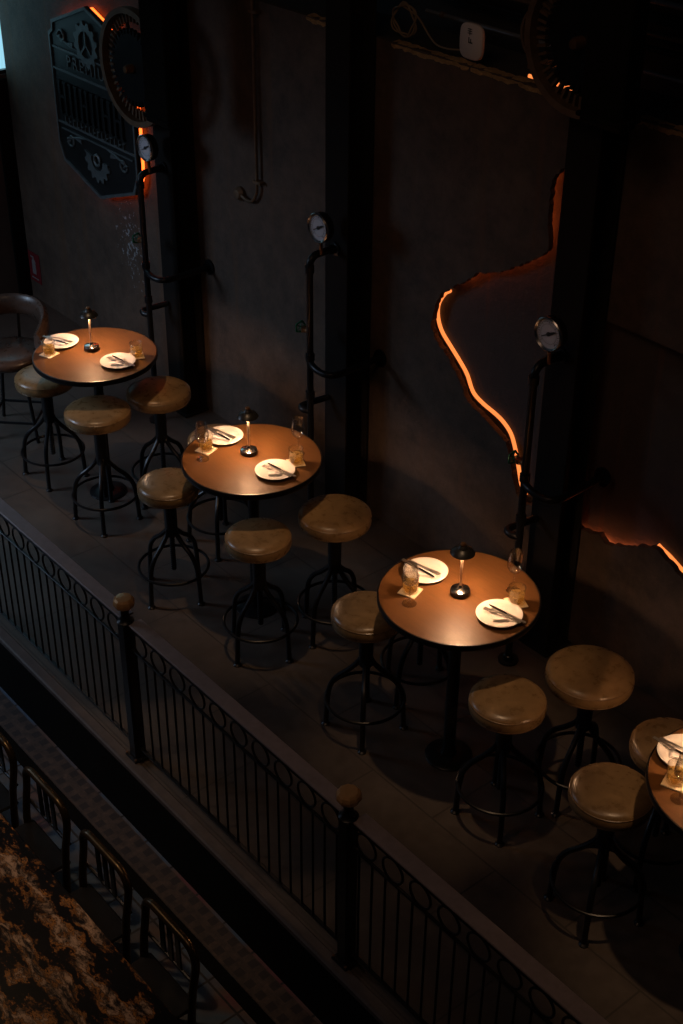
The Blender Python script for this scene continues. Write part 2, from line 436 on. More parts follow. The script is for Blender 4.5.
# ------------------------------------------------------------------ gears and their housings
def gear(x, y, z, rad, lab):
    t = thing('toothed_flywheel', lab, 'gear', (x, y, z))
    # outer rim: flat hoop, axis y
    mtx = Matrix.Rotation(PI/2, 4, 'X')
    def hoop(r0, r1, y0, y1): 
        return MB().lathe([(r0, y0), (r1, y0), (r1, y1), (r0, y1)], 72, mtx=mtx, close=True)
    hoop(rad*.9, rad, -.012, .045).build('outer_rim', M['rust'], t, ang=30)
    MB().lathe([(rad*.36, -.10), (rad*.40, -.10), (rad*.40, -.07), (rad*.36, -.07)], 48, mtx=Matrix.Translation((-rad*1.0, 0, -.05)) @ mtx, close=True).build('rear_rim', M['rust'], t, ang=30)
    te = MB(); n = 48
    for i in range(n):
        a = 2*PI*i/n; m2 = Matrix.Rotation(a, 4, 'Y')
        te.box(rad*.74, rad*.91, .0, .03, -.007*rad/.35, .007*rad/.35, mtx=m2)
    te.build('inner_teeth', M['rust'], t, smooth=False)
    g = MB(); k = 36; pl = []
    for i in range(k):
        a = 2*PI*i/k; d = PI/k
        for q, rr in ((-.8, .56), (-.35, .66), (.35, .66), (.8, .56)):
            pl.append((rad*rr*math.cos(a+q*d), rad*rr*math.sin(a+q*d)))
    g.prism(pl, -.03, -.005); g.build('inner_gear', M['black'], t, smooth=False)
    sp = MB()
    for i in range(6):
        sp.box(.03, rad*.92, .004, .016, -.014, .014, mtx=Matrix.Rotation(2*PI*i/6+.2, 4, 'Y'))
    sp.build('spokes', M['black'], t, smooth=False)
    MB().lathe([(0, .09), (.022, .088), (.03, .07), (.03, -.11), (0, -.11)], 24, mtx=mtx).build('axle', M['brassdark'], t)
    return t
gear(-5.79, 2.205, 2.565, .385, 'big dark toothed gear wheel overlapping the wall plaque')
gear(-1.968, 2.205, 3.493, .335, 'big dark toothed gear wheel above the glowing wall crack')
def housing(x0, x1, y0, y1, z0, z1, xc, lab):
    t = thing('gear_housing', lab, 'metal box', ((x0+x1)/2, (y0+y1)/2, z0)); a, b = (x1-x0)/2, (y1-y0)/2
    MB().box(-a, a, -b, b, 0, z1-z0, .008).build('casing', M['fascia'], t, smooth=False)
    MB().box(-a-.012, a+.012, -b-.012, b+.012, .03, .05, .004).build('lower_band', M['fascia'], t, smooth=False)
    MB().box(xc-(x0+x1)/2-.05, a-.02, b, 2.299-(y0+y1)/2, z1-z0-.12, z1-z0-.04, .004).build('mounting_arm', M['fascia'], t, smooth=False)
    for i in (-1, 1):
        for k in range(5): MB().lathe([(0, .006), (.008, .004), (.009, 0)], 10, (0, 0, 0), Matrix.Translation((i*(a-.02), -b, .09+k*.16)) @ Matrix.Rotation(PI/2, 4, 'X')).build('rivet', M['fascia'], t)
housing(-5.35, -5.09, 1.98, 2.09, 2.36, 3.9, -5.70, 'black box housing in front of the far gear wheel')
housing(-1.775, -1.54, 1.98, 2.09, 3.22, 4.2, -2.0, 'black box housing in front of the near gear wheel')

# ------------------------------------------------------------------ wall plaque
def plaque():
    cx, cz = -6.76, 2.04
    t = thing('wall_plaque', 'black cast sign plaque with gears and lettering, backlit in orange', 'sign', (cx, WY, cz))
    o = [(-.56, -.40), (-.50, -.53), (0, -.70), (.50, -.53), (.56, -.40), (.56, .43), (.505, .47), (.50, .53), (0, .71), (-.50, .53), (-.505, .47), (-.56, .43)]
    MB().prism(o, -.085, -.06).build('plate', M['plaque'], t, smooth=False)
    mb = MB(); n = len(o)
    for s0, s1, d in ((1., .965, .012), ):
        ou = [(x*s0, z*s0) for x, z in o]; ii = [(x*s1, z*s1) for x, z in o]
        for i in range(n):
            j = (i+1) % n
            a, b, c, e = ou[i], ou[j], ii[j], ii[i]
            mb.prism([a, b, c, e], -.085-d, -.0851)
    mb.build('raised_border', M['plaque_rim'], t, smooth=False)
    st = MB()
    for sx in (-.4, .4):
        for sz in (-.3, .3): st.box(sx-.015, sx+.015, -.06, 0, sz-.015, sz+.015)
    st.build('standoffs', M['black'], t, smooth=False)
    def cog(c, r0, r1, teeth, half=None):
        mb = MB(); N_ = teeth*4
        def prof(i):
            a = 2*PI*i/N_; return a, (r1 if i % 4 in (1, 2) else r1*.84)
        for i in range(N_):
            a, ra = prof(i); b, rb = prof(i+1)
            am = (a+b)/2
            if half and not (half[0] <= am <= half[1]): continue
            mb.prism([(c[0]+r0*math.cos(a), c[1]+r0*math.sin(a)), (c[0]+ra*math.cos(a), c[1]+ra*math.sin(a)),
                      (c[0]+rb*math.cos(b), c[1]+rb*math.sin(b)), (c[0]+r0*math.cos(b), c[1]+r0*math.sin(b))], -.10, -.0852)
        return mb
    g1 = cog((-.02, .44), .095, .165, 12)
    for a in (90, 225, 315):
        m2 = Matrix.Translation((-.02, 0, .44)) @ Matrix.Rotation(-R(a), 4, 'Y'); g1.box(0, .1, -.10, -.0852, -.008, .008, mtx=m2)
    g1.build('upper_cog', M['plaque_rim'], t, smooth=False)
    g2 = cog((0, -.40), .08, .175, 14, (PI*.93, 2*PI*1.035)); g2.ring((0, -.095, -.40), .04, .012, 'y', 20, 6)
    g2.build('lower_cog', M['plaque_rim'], t, smooth=False)
    # banner lines
    def band(z, h, bow, w=.5):
        ln = MB()
        for i in range(16):
            xa = -w+2*w*i/16; xb = xa+2*w/16
            za = z+bow*(1-(xa/w)**2); zb = z+bow*(1-(xb/w)**2)
            ln.prism([(xa, za), (xb, zb), (xb, zb+h), (xa, za+h)], -.095, -.0852)
        ln.build('banner_line', M['plaque_rim'], t, smooth=False)
    band(.33, .014, .0, .52); band(.17, .018, 0, .54); band(-.235, .016, 0, .54); band(-.28, .01, .0, .5)
    # scrolls
    for s in (-1, 1):
        for (cx_, cz_, f) in ((.33, .42, 1), (.33, -.33, -1)):
            sc = MB(); pts = []
            for i in range(22):
                a = i/21*PI*2.3; rr = .055*(1-i/30)
                pts.append((s*(cx_+.04+rr*math.cos(a)), -.092, cz_+f*(.01+rr*math.sin(a))))
            sc.tube([(s*.15, -.092, cz_-f*.05), (s*.26, -.092, cz_-f*.035)]+pts, [.004, .009]+[.009]*22, 6)
            sc.prism([(s*.2, cz_-.0), (s*.30, cz_-f*.02), (s*.21, cz_-f*.035)][::s], -.1, -.0852)
            sc.build('scroll', M['plaque_rim'], t)
    # tall row of worn slab serif strokes
    st = MB(); x = -.47
    while x < .46:
        w = rnd.choice((.018, .022, .026))
        st.box(x, x+w, -.105, -.0852, -.15, .10)
        st.box(x-.012, x+w+.012, -.107, -.0852, .085, .10); st.box(x-.012, x+w+.012, -.107, -.0852, -.15, -.135)
        if rnd.random() < .5: st.box(x, x+.07, -.104, -.0852, rnd.choice((-.04, .07, -.13)), rnd.choice((-.02, .09, -.11))) if False else None
        x += .078
    for x in (-.47, -.16, .15, .30): st.box(x, x+.09, -.104, -.0852, -.03, -.008)
    st.build('tall_letter_strokes', M['plaque'], t, smooth=False)
    def text(body, z, size, nm, sp):
        cu = bpy.data.curves.new(nm, 'FONT'); cu.body = body; cu.size = size; cu.align_x = 'CENTER'; cu.align_y = 'CENTER'
        cu.extrude = .006; cu.space_character = sp
        o_ = bpy.data.objects.new('tmp', cu); COL.objects.link(o_)
        dg = bpy.context.evaluated_depsgraph_get(); me = bpy.data.meshes.new_from_object(o_.evaluated_get(dg))
        bpy.data.objects.remove(o_)
        me.transform(Matrix.Translation((0, -.091, z)) @ Matrix.Rotation(PI/2, 4, 'X'))
        me.materials.clear(); me.materials.append(M['plaque_rim'])
        o_ = bpy.data.objects.new(nm, me); COL.objects.link(o_); o_.parent = t
    text('PREMIUM', .262, .125, 'lettering', 1.35)
    # small row of worn letters under the tall strokes
    for i in range(15):
        sm = MB(); xx = -.42+i*.058; sm.box(xx, xx+.008, -.1, -.0852, -.215, -.165); sm.box(xx, xx+.03, -.099, -.0852, -.215+(i % 3)*.02, -.207+(i % 3)*.02)
        sm.build('worn_letter', M['plaque_rim'], t, smooth=False)
    # light strip behind
    pts = [(x*.955, -.028, z*.965) for x, z in o]
    MB().tube(pts, .011, 8, True, up=(0, 1, 0)).build('backlight_strip', M['neon'], t)
plaque()

# ------------------------------------------------------------------ light strips in the crack
def strip(name, pts, r, lab, m='neon'):
    o = MB().tube(bez(pts, 6), r, 8).build(name, M[m]); return tag(o, lab, 'light')
Yt = 2.5595
strip('neon_tube', [(x, 2.560, z) for x, z in ((-3.10, 1.805), (-3.141, 1.772), (-3.190, 1.691), (-3.190, 1.606), (-3.15, 1.527), (-3.063, 1.455), (-2.986, 1.394), (-2.922, 1.334), (-2.863, 1.242), (-2.777, 1.202), (-2.675, 1.178), (-2.6, 1.15), (-2.538, 1.102), (-2.497, 1.025), (-2.463, .931), (-2.421, .807), (-2.38, .76))], .0115,
      'bright orange neon tube following the curved left edge of the wall crack', 'neon_core')
strip('neon_tube', [(x, Yt, z) for x, z in ((-3.06, 1.93), (-2.95, 1.985), (-2.83, 2.085), (-2.7, 2.13), (-2.60, 2.18), (-2.50, 2.25), (-2.44, 2.31), (-2.425, 2.40), (-2.445, 2.56), (-2.44, 2.70), (-2.37, 2.82), (-2.27, 2.87))], .012,
      'hidden orange light strip glowing behind the upper wall crack edge', 'neon_hot')
strip('neon_tube', [(x, Yt, z) for x, z in ((-1.95, .735), (-1.88, .728), (-1.78, .765), (-1.73, .748), (-1.70, .752), (-1.64, .778), (-1.58, .800), (-1.56, .80), (-1.5, .835), (-1.46, .86))], .009,
      'thin orange light strip glowing along the jagged low crack right of the column', 'neon_low')
strip('neon_tube', [(x, 2.560, z) for x, z in ((-1.42, .915), (-1.39, .903), (-1.332, .884), (-1.23, .838), (-1.1, .785), (-.95, .735))], .0115,
      'bright orange neon tube segment at the right edge of the frame', 'neon_core')
strip('neon_tube', [(-2.68, 2.625, 3.115), (-2.5, 2.625, 3.115), (-2.3, 2.625, 3.115)], .010,
      'short orange light strip on the ledge behind the near gear wheel', 'neon_core')

# ------------------------------------------------------------------ pipe stands with gauges
def gauge(parent, x, y, z, rr=.088):
    m = Matrix.Rotation(PI/2, 4, 'X')      # lathe axis -> -y
    T = Matrix.Translation((x, y, z)) @ m
    g = MB().lathe([(0, -.035), (rr*.93, -.035), (rr, -.02), (rr, .012), (0, .012)], 40, mtx=T).build('pressure_gauge', M['black'], parent)
    MB().lathe([(rr*.86, .0125), (rr*1.04, .0125), (rr*1.04, .024), (rr*.97, .03), (rr*.86, .022)], 40, mtx=T, close=True).build('bezel', M['bezel'], g)
    MB().lathe([(0, .0155), (rr*.87, .0155), (rr*.87, .0126), (0, .0126)], 40, mtx=T).build('dial', M['dial'], g)
    k = MB()
    for i in range(25):
        a = R(-45+i*270/24); L_ = .12 if i % 4 == 0 else .06
        k.box(rr*(.78-L_), rr*.78, -.018, -.0156, -.0011, .0011, mtx=Matrix.Translation((x, y, z)) @ Matrix.Rotation(-a, 4, 'Y'))
    k.ring((x, y-.0165, z), rr*.60, .0008, 'y', 36, 4)
    k.build('scale_marks', M['ink'], g, smooth=False)
    nd = MB(); a = -R(28)
    mt = Matrix.Translation((x, y, z)) @ Matrix.Rotation(a, 4, 'Y')
    nd.prism([(-rr*.55, -.0015), (rr*.0, -.002), (rr*.1, -.007), (rr*.45, -.006), (rr*.66, 0), (rr*.45, .006), (rr*.1, .007), (rr*.0, .002), (-rr*.55, .0015)], -.0215, -.0185, mtx=mt)
    nd.lathe([(0, .023), (.011, .022), (.011, .0156)], 16, mtx=T)
    nd.build('needle', M['ink'], g, smooth=False)
    MB().tube([(x, y-.0, z-rr*.9), (x, y+.008, z-rr*1.95)], .011, 10).build('gauge_stem', M['brassdark'], g)
def pipe_stand(x, lab, dz=0, valve_z=1.5, yaw=0):
    y = 2.10
    t = thing('pipe_stand', lab, 'pipe', (x, y, 0), 0, 'pipe stands with gauges in front of the columns')
    r = .021; top = 1.90
    MB().tube([(0, 0, .012), (0, 0, top-.09)], r, 14).build('pole', M['black'], t)
    f = MB().lathe([(0, .014), (.06, .014), (.06, 0), (0, 0)], 24)
    f.lathe([(.03, .014), (.03, .04), (.022, .045)], 20); f.build('floor_flange', M['black'], t)
    pts = [(0, 0, top-.075)] + [(0, .06-.06*math.cos(a), top-.06+.06*math.sin(a)+.0) for a in [PI/2*i/6 for i in range(7)]] + [(0, .12, top+.002), (0, .185, top)]
    MB().tube(pts, r*1.08, 14).build('top_elbow', M['black'], t)
    ff = MB().lathe([(0, 0), (.042, 0), (.042, .012), (.028, .014), (.028, .035)], 20, mtx=Matrix.Translation((0, .199, top)) @ Matrix.Rotation(PI/2, 4, 'X'))
    ff.build('column_flange', M['black'], t)
    for z in (top-.08, 1.24, .98): MB().lathe([(r, -.022), (r*1.35, -.022), (r*1.35, .022), (r, .022)], 16, (0, 0, z), close=True).build('collar', M['black'], t)
    # lower bracket pipe to the wall
    z = 1.19
    b = [(0, 0, z+.015), (.06, -.02, z+.01), (.13, -.02, z), (.19, .0, z), (.215, .05, z), (.215, .12, z), (.205, .38, z)]
    MB().tube(bez(b, 6), r, 14).build('bracket_pipe', M['black'], t)
    MB().lathe([(0, 0), (.055, 0), (.055, .012), (.03, .014), (.03, .04)], 24, mtx=Matrix.Translation((.205, .399, z)) @ Matrix.Rotation(PI/2, 4, 'X')).build('wall_flange', M['black'], t)
    z = .86
    b = [(0, 0, z), (-.05, -.02, z), (-.09, 0, z), (-.095, .05, z), (-.05, .185, z+.02)]
    MB().tube(bez(b, 6), r, 12).build('lower_bracket_pipe', M['black'], t)
    # valve
    v = MB().tube([(0, 0, valve_z), (-.045, 0, valve_z), (-.075, 0, valve_z)], [.017, .017, .012], 12)
    v.lathe([(.0, -.02), (.024, -.012), (.024, .012), (0, .02)], 14, (-.05, 0, valve_z)); v = v.build('valve', M['brassdark'], t)
    h = MB(); m = []
    for i in range(30):
        a = 2*PI*i/30; rr = .034+.004*math.cos(5*a); m.append((-.095, rr*math.cos(a), valve_z+rr*math.sin(a)))
    h.tube(m, .0055, 8, True, up=(1, 0, 0))
    for i in range(5): a = 2*PI*i/5; h.tube([(-.095, 0, valve_z), (-.095, .033*math.cos(a), valve_z+.033*math.sin(a))], .0035, 6)
    h.tube([(-.07, 0, valve_z), (-.1, 0, valve_z)], .006, 8)
    h.build('valve_handle', M['green'], v)
    gauge(t, .035, .055, 2.078)
pipe_stand(-5.673, 'black pipe stand with round gauge behind the far table, beside the plaque', valve_z=1.41)
pipe_stand(-3.828, 'black pipe stand with round gauge and green valve behind the second table', valve_z=1.41)
pipe_stand(-1.998, 'black pipe stand with gauge whose valve crosses the neon tube', valve_z=1.32)

# ------------------------------------------------------------------ stools
def seat_profile(Rr, h=.088):
    p = [(0, 0)]
    p += [(Rr*.86, 0), (Rr*.95, .006), (Rr*.99, .018), (Rr, .035), (Rr*.998, .050), (Rr*.98, .065)]
    p += [(Rr*.945, .076), (Rr*.88, .084), (Rr*.78, .091), (Rr*.6, .0965), (Rr*.35, .0995), (0, .1005)]
    return p
def make_stool(Rr, lab, loc, zs, rz, grp='leather bar stools at the round tables'):
    t = thing('bar_stool', lab, 'stool', (loc[0], loc[1], 0), rz, grp)
    z0 = zs-.088
    c = MB().lathe([(r, z) for r, z in seat_profile(Rr)], 56, (0, 0, z0)).build('seat', M['leather'], t, ang=80)
    MB().ring((0, 0, z0+.066), Rr*.977, .003, 'z', 64, 6).build('piping', M['leather_side'], c)
    MB().ring((0, 0, z0+.010), Rr*.965, .003, 'z', 64, 6).build('piping', M['leather_side'], c)
    MB().lathe([(0, -.014), (Rr*.72, -.014), (Rr*.74, 0), (0, 0)], 32, (0, 0, z0)).build('seat_plate', M['black'], t)
    MB().lathe([(.03, .42), (.038, .43), (.040, z0-.06), (.05, z0-.02), (.07, z0-.014)], 24).build('sleeve', M['black'], t)
    sc = MB(); pr = []
    z = .17
    pr.append((0, z))
    while z < .43: pr += [(.014, z), (.017, z+.007)]; z += .014
    pr.append((0, z)); sc.lathe(pr, 16).build('screw_rod', M['black'], t)
    for k in range(4):
        a = k*PI/2; ca, sa = math.cos(a), math.sin(a)
        path = bez([(.026, .475), (.042, .44), (.092, .385), (.150, .335), (.187, .275), (.200, .205), (.204, .16), (.212, .012)], 5)
        pts = [(p.x*ca, p.x*sa, p.y) for p in [Vector((q[0], q[1])) for q in path]]
        lg = MB().tube(pts, .0145, 10, up=(-sa, ca, 0))
        lg.lathe([(0, 0), (.024, 0), (.024, .006), (.013, .014), (0, .014)], 14, (.213*ca, .213*sa, 0)); lg.build('leg', M['black'], t)
    MB().ring((0, 0, .20), .2125, .009, 'z', 56, 8).build('foot_ring', M['black'], t)
    return t
STOOLS = [
 ((-5.46, 1.115), .20, .79, 48, 'leather bar stool left of the far table, nearest the tub chair'),
 ((-4.748, 1.099), 0.212, 0.835, 52, 'leather bar stool in front of the far table, near the railing'),
 ((-4.757, 1.566), 0.212, 0.82, 15, 'leather bar stool right of the far table, nearest the wall'),
 ((-3.773, 0.986), 0.184, 0.8, 13, 'leather bar stool left of the second table, on the railing side'),
 ((-4.042, 1.529), 0.187, 0.79, 48, 'leather bar stool mostly hidden behind the left edge of the second table'),
 ((-2.998, 1.066), 0.187, 0.8, 13, 'leather bar stool in front of the second table, on the railing side'),
 ((-2.86, 1.505), 0.209, 0.84, 14, 'wide leather bar stool right of the second table, nearest the wall'),
 ((-2.093, 1.088), 0.187, 0.79, 46, 'leather bar stool left of the third table, on the railing side'),
 ((-2.145, 1.532), 0.187, 0.79, 13, 'leather bar stool mostly hidden behind the left edge of the third table'),
 ((-1.167, 1.18), 0.187, 0.77, 48, 'leather bar stool in front of the third table, on the railing side'),
 ((-1.032, 1.607), 0.216, 0.8, 16, 'widest leather bar stool, right of the third table by the wall'),
 ((-0.435, 1.081), 0.187, 0.78, 30, 'leather bar stool between the third table and the cut-off right table, railing side'),
 ((-0.47, 1.535), 0.187, 0.77, 20, 'leather bar stool tucked behind the cut-off table at the right edge'),
 ((.40, 1.10), .187, .79, 10, 'bar stool of which only the foot ring shows at the lower right edge'),]
for p, rr, zs, rz, lab in STOOLS: make_stool(rr, lab, p, zs, R(rz))

# ------------------------------------------------------------------ tables
TX0, TDX, TY, TH = -5.0375, 1.7019, 1.282, 1.05
def make_table(lab):
    t = thing('round_table', lab, 'table', (TX0, TY, 0), 0, 'round high bar tables along the wall')
    MB().lathe([(0, TH-.002), (.386, TH-.002), (.392, TH-.0), (.3935, TH-.0), (.3935, TH-.03), (0, TH-.03)], 96).build('tabletop', M['wood'], t, ang=30)
    MB().lathe([(.394, TH-.034), (.400, TH-.034), (.402, TH-.03), (.402, TH-.003), (.400, TH-.0), (.394, TH-.0)], 96, close=True).build('edge_band', M['black'], t)
    MB().lathe([(0, TH-.05), (.2, TH-.05), (.21, TH-.034), (0, TH-.034)], 40).build('mounting_plate', M['black'], t)
    MB().lathe([(.0, .02), (.045, .02), (.036, .05), (.032, .09), (.032, TH-.1), (.05, TH-.06), (.06, TH-.051), (0, TH-.051)], 28).build('pedestal', M['black'], t)
    MB().lathe([(0, 0), (.125, 0), (.127, .008), (.115, .016), (.05, .022), (0, .022)], 40).build('base', M['black'], t)
    return t
TL = ['round brown bar table at the far left, below the plaque',
      'round brown bar table second from the left, in front of the middle column',
      'round brown bar table third from the left, largest one fully in view',
      'round brown bar table cut off by the right edge of the picture']
t0 = make_table(TL[0]); TAB = [t0]
for k in range(1, 4): TAB.append(dup(t0, (TX0+k*TDX, TY, 0), 0, TL[k]))

# table lamps
def make_lamp():
    t = thing('table_lamp', 'slim table lamp with dark disc shade', 'lamp')
    b = MB().lathe([(0, 0), (.047, 0), (.050, .004), (.050, .022), (.046, .027), (0, .027)], 40).build('base', M['black'], t)
    MB().lathe([(.0462, .0272), (.040, .030), (.014, .036), (.008, .05), (0, .05)], 32).build('base_cap', M['chrome'], b)
    MB().tube([(0, 0, .045), (0, 0, .12), (0, 0, .125), (0, 0, .25)], [.0055, .0055, .007, .007], 14).build('stem', M['stem_lit'], t)
    s = MB().lathe([(.0, .284), (.016, .283), (.022, .276), (.026, .268), (.050, .257), (.061, .240), (.0595, .238), (.048, .2535), (.02, .262), (0, .262)], 40).build('shade', M['shade'], t)
    MB().lathe([(0, .2850), (.013, .2850), (.015, .290), (.011, .297), (0, .298)], 20).build('shade_knob', M['brassdark'], s)
    MB().lathe([(.012, .2600), (.028, .2600), (.028, .2570), (.012, .2570)], 24, close=True).build('light_lens', M['bulb'], s)
    return t
lamp0 = make_lamp()
LO = [(-.071, .02), (-.052, .019), (-.009, .016), (0, .02)]
LL = ['slim table lamp with dark disc shade on the far left table', 'slim table lamp with dark disc shade on the second table',
      'slim table lamp with dark disc shade on the third table', 'slim table lamp on the cut-off table at the right edge']
for k in range(4):
    pos = (TX0+k*TDX+LO[k][0], TY+LO[k][1], TH)
    o = lamp0 if k == 0 else dup(lamp0, pos, 0)
    o.location = pos; o['label'] = LL[k]; o['group'] = 'table lamps'

# crockery, glasses, cutlery
def make_plate():
    t = thing('dinner_plate', 'x', 'plate')
    MB().lathe([(0, 0), (.06, 0), (.065, .003), (.09, .010), (.112, .017), (.113, .019), (.110, .0195), (.088, .0135), (.066, .007), (0, .006)], 56).build('dish', M['china'], t, ang=60)
    return t
def make_napkin():
    me = MB(); n = 6
    pts = [(-.058, -.04), (.045, -.05), (.062, .028), (-.045, .045)]
    me.slab(pts, .0095, .0125); me.slab([(-.05, -.036), (.02, -.044), (.03, .025), (-.04, .038)], .0126, .0152)
    me.slab([(.005, -.042), (.043, -.046), (.056, .022), (.02, .028)], .0153, .0175)
    o = me.build('folded_napkin', M['napkin'], smooth=False); return tag(o, 'x', 'napkin')
def make_fork():
    t = thing('fork', 'x', 'fork')
    mb = MB(); prof = [(-.10, .0075), (-.095, .009), (-.05, .006), (0, .0038), (.03, .0035), (.045, .009), (.06, .0115), (.066, .012)]
    rings = [[(x, -w, z), (x, w, z), (x, w, z+.0022), (x, -w, z+.0022)] for (x, w), z in zip(prof, (0, 0, .003, .007, .006, .003, .001, .001))]
    mb.loft(rings)
    for k in range(4):
        y = -.0098+k*.0065; mb.box(.065, .10, y-.0014, y+.0014, .001, .0035)
    mb.build('handle_and_tines', M['cutlery'], t, smooth=False); return t
def make_knife():
    t = thing('table_knife', 'x', 'knife')
    MB().loft([[(x, -w, 0), (x, w, 0), (x, w, .004), (x, -w, .004)] for x, w in ((-.11, .006), (-.105, .008), (-.04, .006), (-.01, .005), (.0, .005))]).build('handle', M['cutlery'], t, smooth=False)
    MB().loft([[(x, -w*.6, .001), (x, w, .001), (x, w, .0024), (x, -w*.6, .0024)] for x, w in ((.0, .006), (.02, .009), (.08, .009), (.10, .006), (.11, .001))]).build('blade', M['chrome'], t, smooth=False)
    return t
def make_coaster():
    return tag(MB().box(-.047, .047, -.047, .047, 0, .003).box(-.047, .046, -.046, .047, .0031, .0042).build('paper_coaster', M['coaster'], smooth=False), 'x', 'coaster')
def make_tumbler():
    t = thing('tumbler', 'x', 'glass'); r = .043; h = .092
    MB().lathe([(0, 0), (r*.88, 0), (r*.92, .003), (r, h), (r-.0018, h+.0005), (r-.0035, h), (r*.92-.005, .014), (r*.8, .011), (0, .011)], 40).build('glass_body', M['glass'], t)
    d = MB().lathe([(0, .0112), (r*.79, .0112), (r*.92-.0052, .0145), (r-.0055, .052), (0, .052)], 40).build('drink', M['amber'], t)
    return t
def make_wine():
    t = thing('wine_glass', 'x', 'glass')
    MB().lathe([(0, 0), (.036, 0), (.0365, .0015), (.02, .004), (.006, .008), (.004, .02), (.0038, .095), (.007, .104), (.025, .118), (.040, .142), (.0415, .155),
                (.036, .195), (.030, .232), (.0285, .2325), (.029, .231), (.035, .193), (.0402, .155), (.0388, .143), (.024, .120), (.008, .1085), (0, .1075)], 40).build('glass_body', M['glass'], t)
    MB().ring((0, 0, .2325), .0292, .0011, 'z', 36, 6).build('rim', M['glass'], t)
    return t
proto = {}
def put(kind, maker, x, y, z, rz, lab, grp):
    if kind not in proto: proto[kind] = maker(); o = proto[kind]
    else:
        o = dup(proto[kind], (0, 0, 0))
    o.location = (x, y, z); o.rotation_euler = (0, 0, rz); o['label'] = lab; o['group'] = grp; return o
TN = ['far left table', 'second table', 'third table', 'cut-off right table']
# offsets from the table centre: plate, napkin angle, cutlery angle, tumbler, wine glass
SET = {0: dict(L=((-.269, -.09), (-.175, -.235), None), Rr=((.207, .044), (.200, .19), None)),
       1: dict(L=((-.285, .010), (-.235, -.150), (-.16, -.225)), Rr=((.209, .007), (.205, .159), (.13, .235))),
       2: dict(L=((-.241, .0), (-.173, -.165), (-.102, -.235)), Rr=((.245, .032), (.223, .171), (.141, .235))),
       3: dict(L=((-.275, -.055), (-.194, -.210), (-.121, -.275)), Rr=None)}
for k in range(4):
    cx = TX0+k*TDX
    for side in ('L', 'Rr'):
        s = SET[k][side]
        if not s: continue
        nm = {'L': 'left', 'Rr': 'right'}[side]; tn = TN[k]
        if k == 3: nm = 'left'
        (px, py), (ux, uy), wn = s
        px += cx; py += TY; ux += cx; uy += TY; z = TH
        put('plate', make_plate, px, py, z, 0, 'white round plate on the %s side of the %s' % (nm, tn), 'white plates on the bar tables')
        if side == 'L': na, ca = R(35), R(12 if k else 25)
        else: na, ca = R(-25), R(195)
        put('napkin', make_napkin, px, py, z, na, 'folded white napkin on the plate at the %s of the %s' % (nm, tn), 'folded napkins on plates')
        zc = z+.020
        dx, dy = math.cos(ca), math.sin(ca); off = -.035
        f = put('fork', make_fork, px+off*dx*.6-.010*dy, py+off*dy*.6+.010*dx, zc, ca, 'fork laid over the plate at the %s of the %s' % (nm, tn), 'forks on plates')
        put('knife', make_knife, px+off*dx-.0-(-.014)*dy, py+off*dy-.014*dx, zc, ca-R(7), 'knife laid beside the fork on the plate at the %s of the %s' % (nm, tn), 'knives on plates')
        put('coaster', make_coaster, ux, uy, z, R(20 if side == 'L' else 65), 'cream paper coaster under the drink at the %s of the %s' % (nm, tn), 'paper coasters on the bar tables')
        put('tumbler', make_tumbler, ux, uy, z+.0043, 0, 'tumbler of amber drink on a coaster at the %s of the %s' % (nm, tn), 'tumblers with amber drink')
        if wn: put('wine', make_wine, cx+wn[0], TY+wn[1], z, 0, 'empty stemmed wine glass at the %s of the %s' % (nm, tn), 'empty wine glasses')

# ------------------------------------------------------------------ railing
PX0, PDX = -2.6576, 1.7162
def make_post(lab, x):
    t = thing('railing_post', lab, 'post', (x, 0, 0), 0, 'black railing posts with brass knobs')
    MB().box(-.032, .032, -.032, .032, .028, .90, .006).build('shaft', M['black'], t, smooth=False)
    MB().box(-.05, .05, -.05, .05, .012, .028, .004).build('base_plate', M['black'], t, smooth=False)
    for sx in (-.042, .042):
        for sy in (-.042, .042): MB().lathe([(.007, 0), (.007, .006), (0, .007)], 8, (sx, sy, .028)).build('bolt', M['brassdark'], t)
    MB().lathe([(0, .90), (.042, .90), (.044, .906), (.03, .915), (.021, .935), (.021, .985), (0, .985)], 28).build('neck', M['black'], t)
    MB().lathe([(0, .984), (.030, .985), (.047, .995), (.054, 1.008), (.055, 1.022), (.050, 1.036), (.040, 1.046), (.03, 1.048), (0, 1.0485)], 10).build('ball_finial', M['brass'], t, ang=14)
def make_panel(lab, x0, x1):
    t = thing('metal_railing', lab, 'railing', (x0, 0, 0), 0, 'black railing panels with ring frieze'); w = x1-x0
    MB().box(0, w, -.009, .068, .893, .905, .003).build('handrail', M['rail_flat'], t, smooth=False)
    MB().box(0, w, -.008, .008, .879, .8925).build('upper_rail', M['black'], t, smooth=False)
    MB().box(0, w, -.008, .008, .742, .752, .002).build('ring_rail', M['black'], t, smooth=False)
    MB().box(0, w, -.010, .010, .085, .097, .002).build('bottom_rail', M['black'], t, smooth=False)
    n = 10; sp = w/n
    for i in range(n):
        MB().ring(((i+.5)*sp, 0,   .8155), .0605, .006, 'y', 32, 6).build('ring', M['black'], t)
    for i in range(2*n):
        xx = (i+.5)*sp/2
        MB().tube([(xx, 0, .09), (xx, 0, .745)], .0058, 8).build('baluster', M['black'], t)
hw = .0325
make_post('railing post with brass knob at the left', PX0)
make_post('railing post with brass knob at the bottom centre', PX0+PDX)
make_post('railing post beyond the lower right corner', PX0+2*PDX) if False else None
make_panel('left stretch of black railing, up to the left post', PX0-PDX+hw, PX0-hw)
make_panel('middle stretch of black railing between the two brass-knobbed posts', PX0+hw, PX0+PDX-hw)
make_panel('right stretch of black railing running out of the bottom edge', PX0+PDX+hw, PX0+2*PDX-hw)

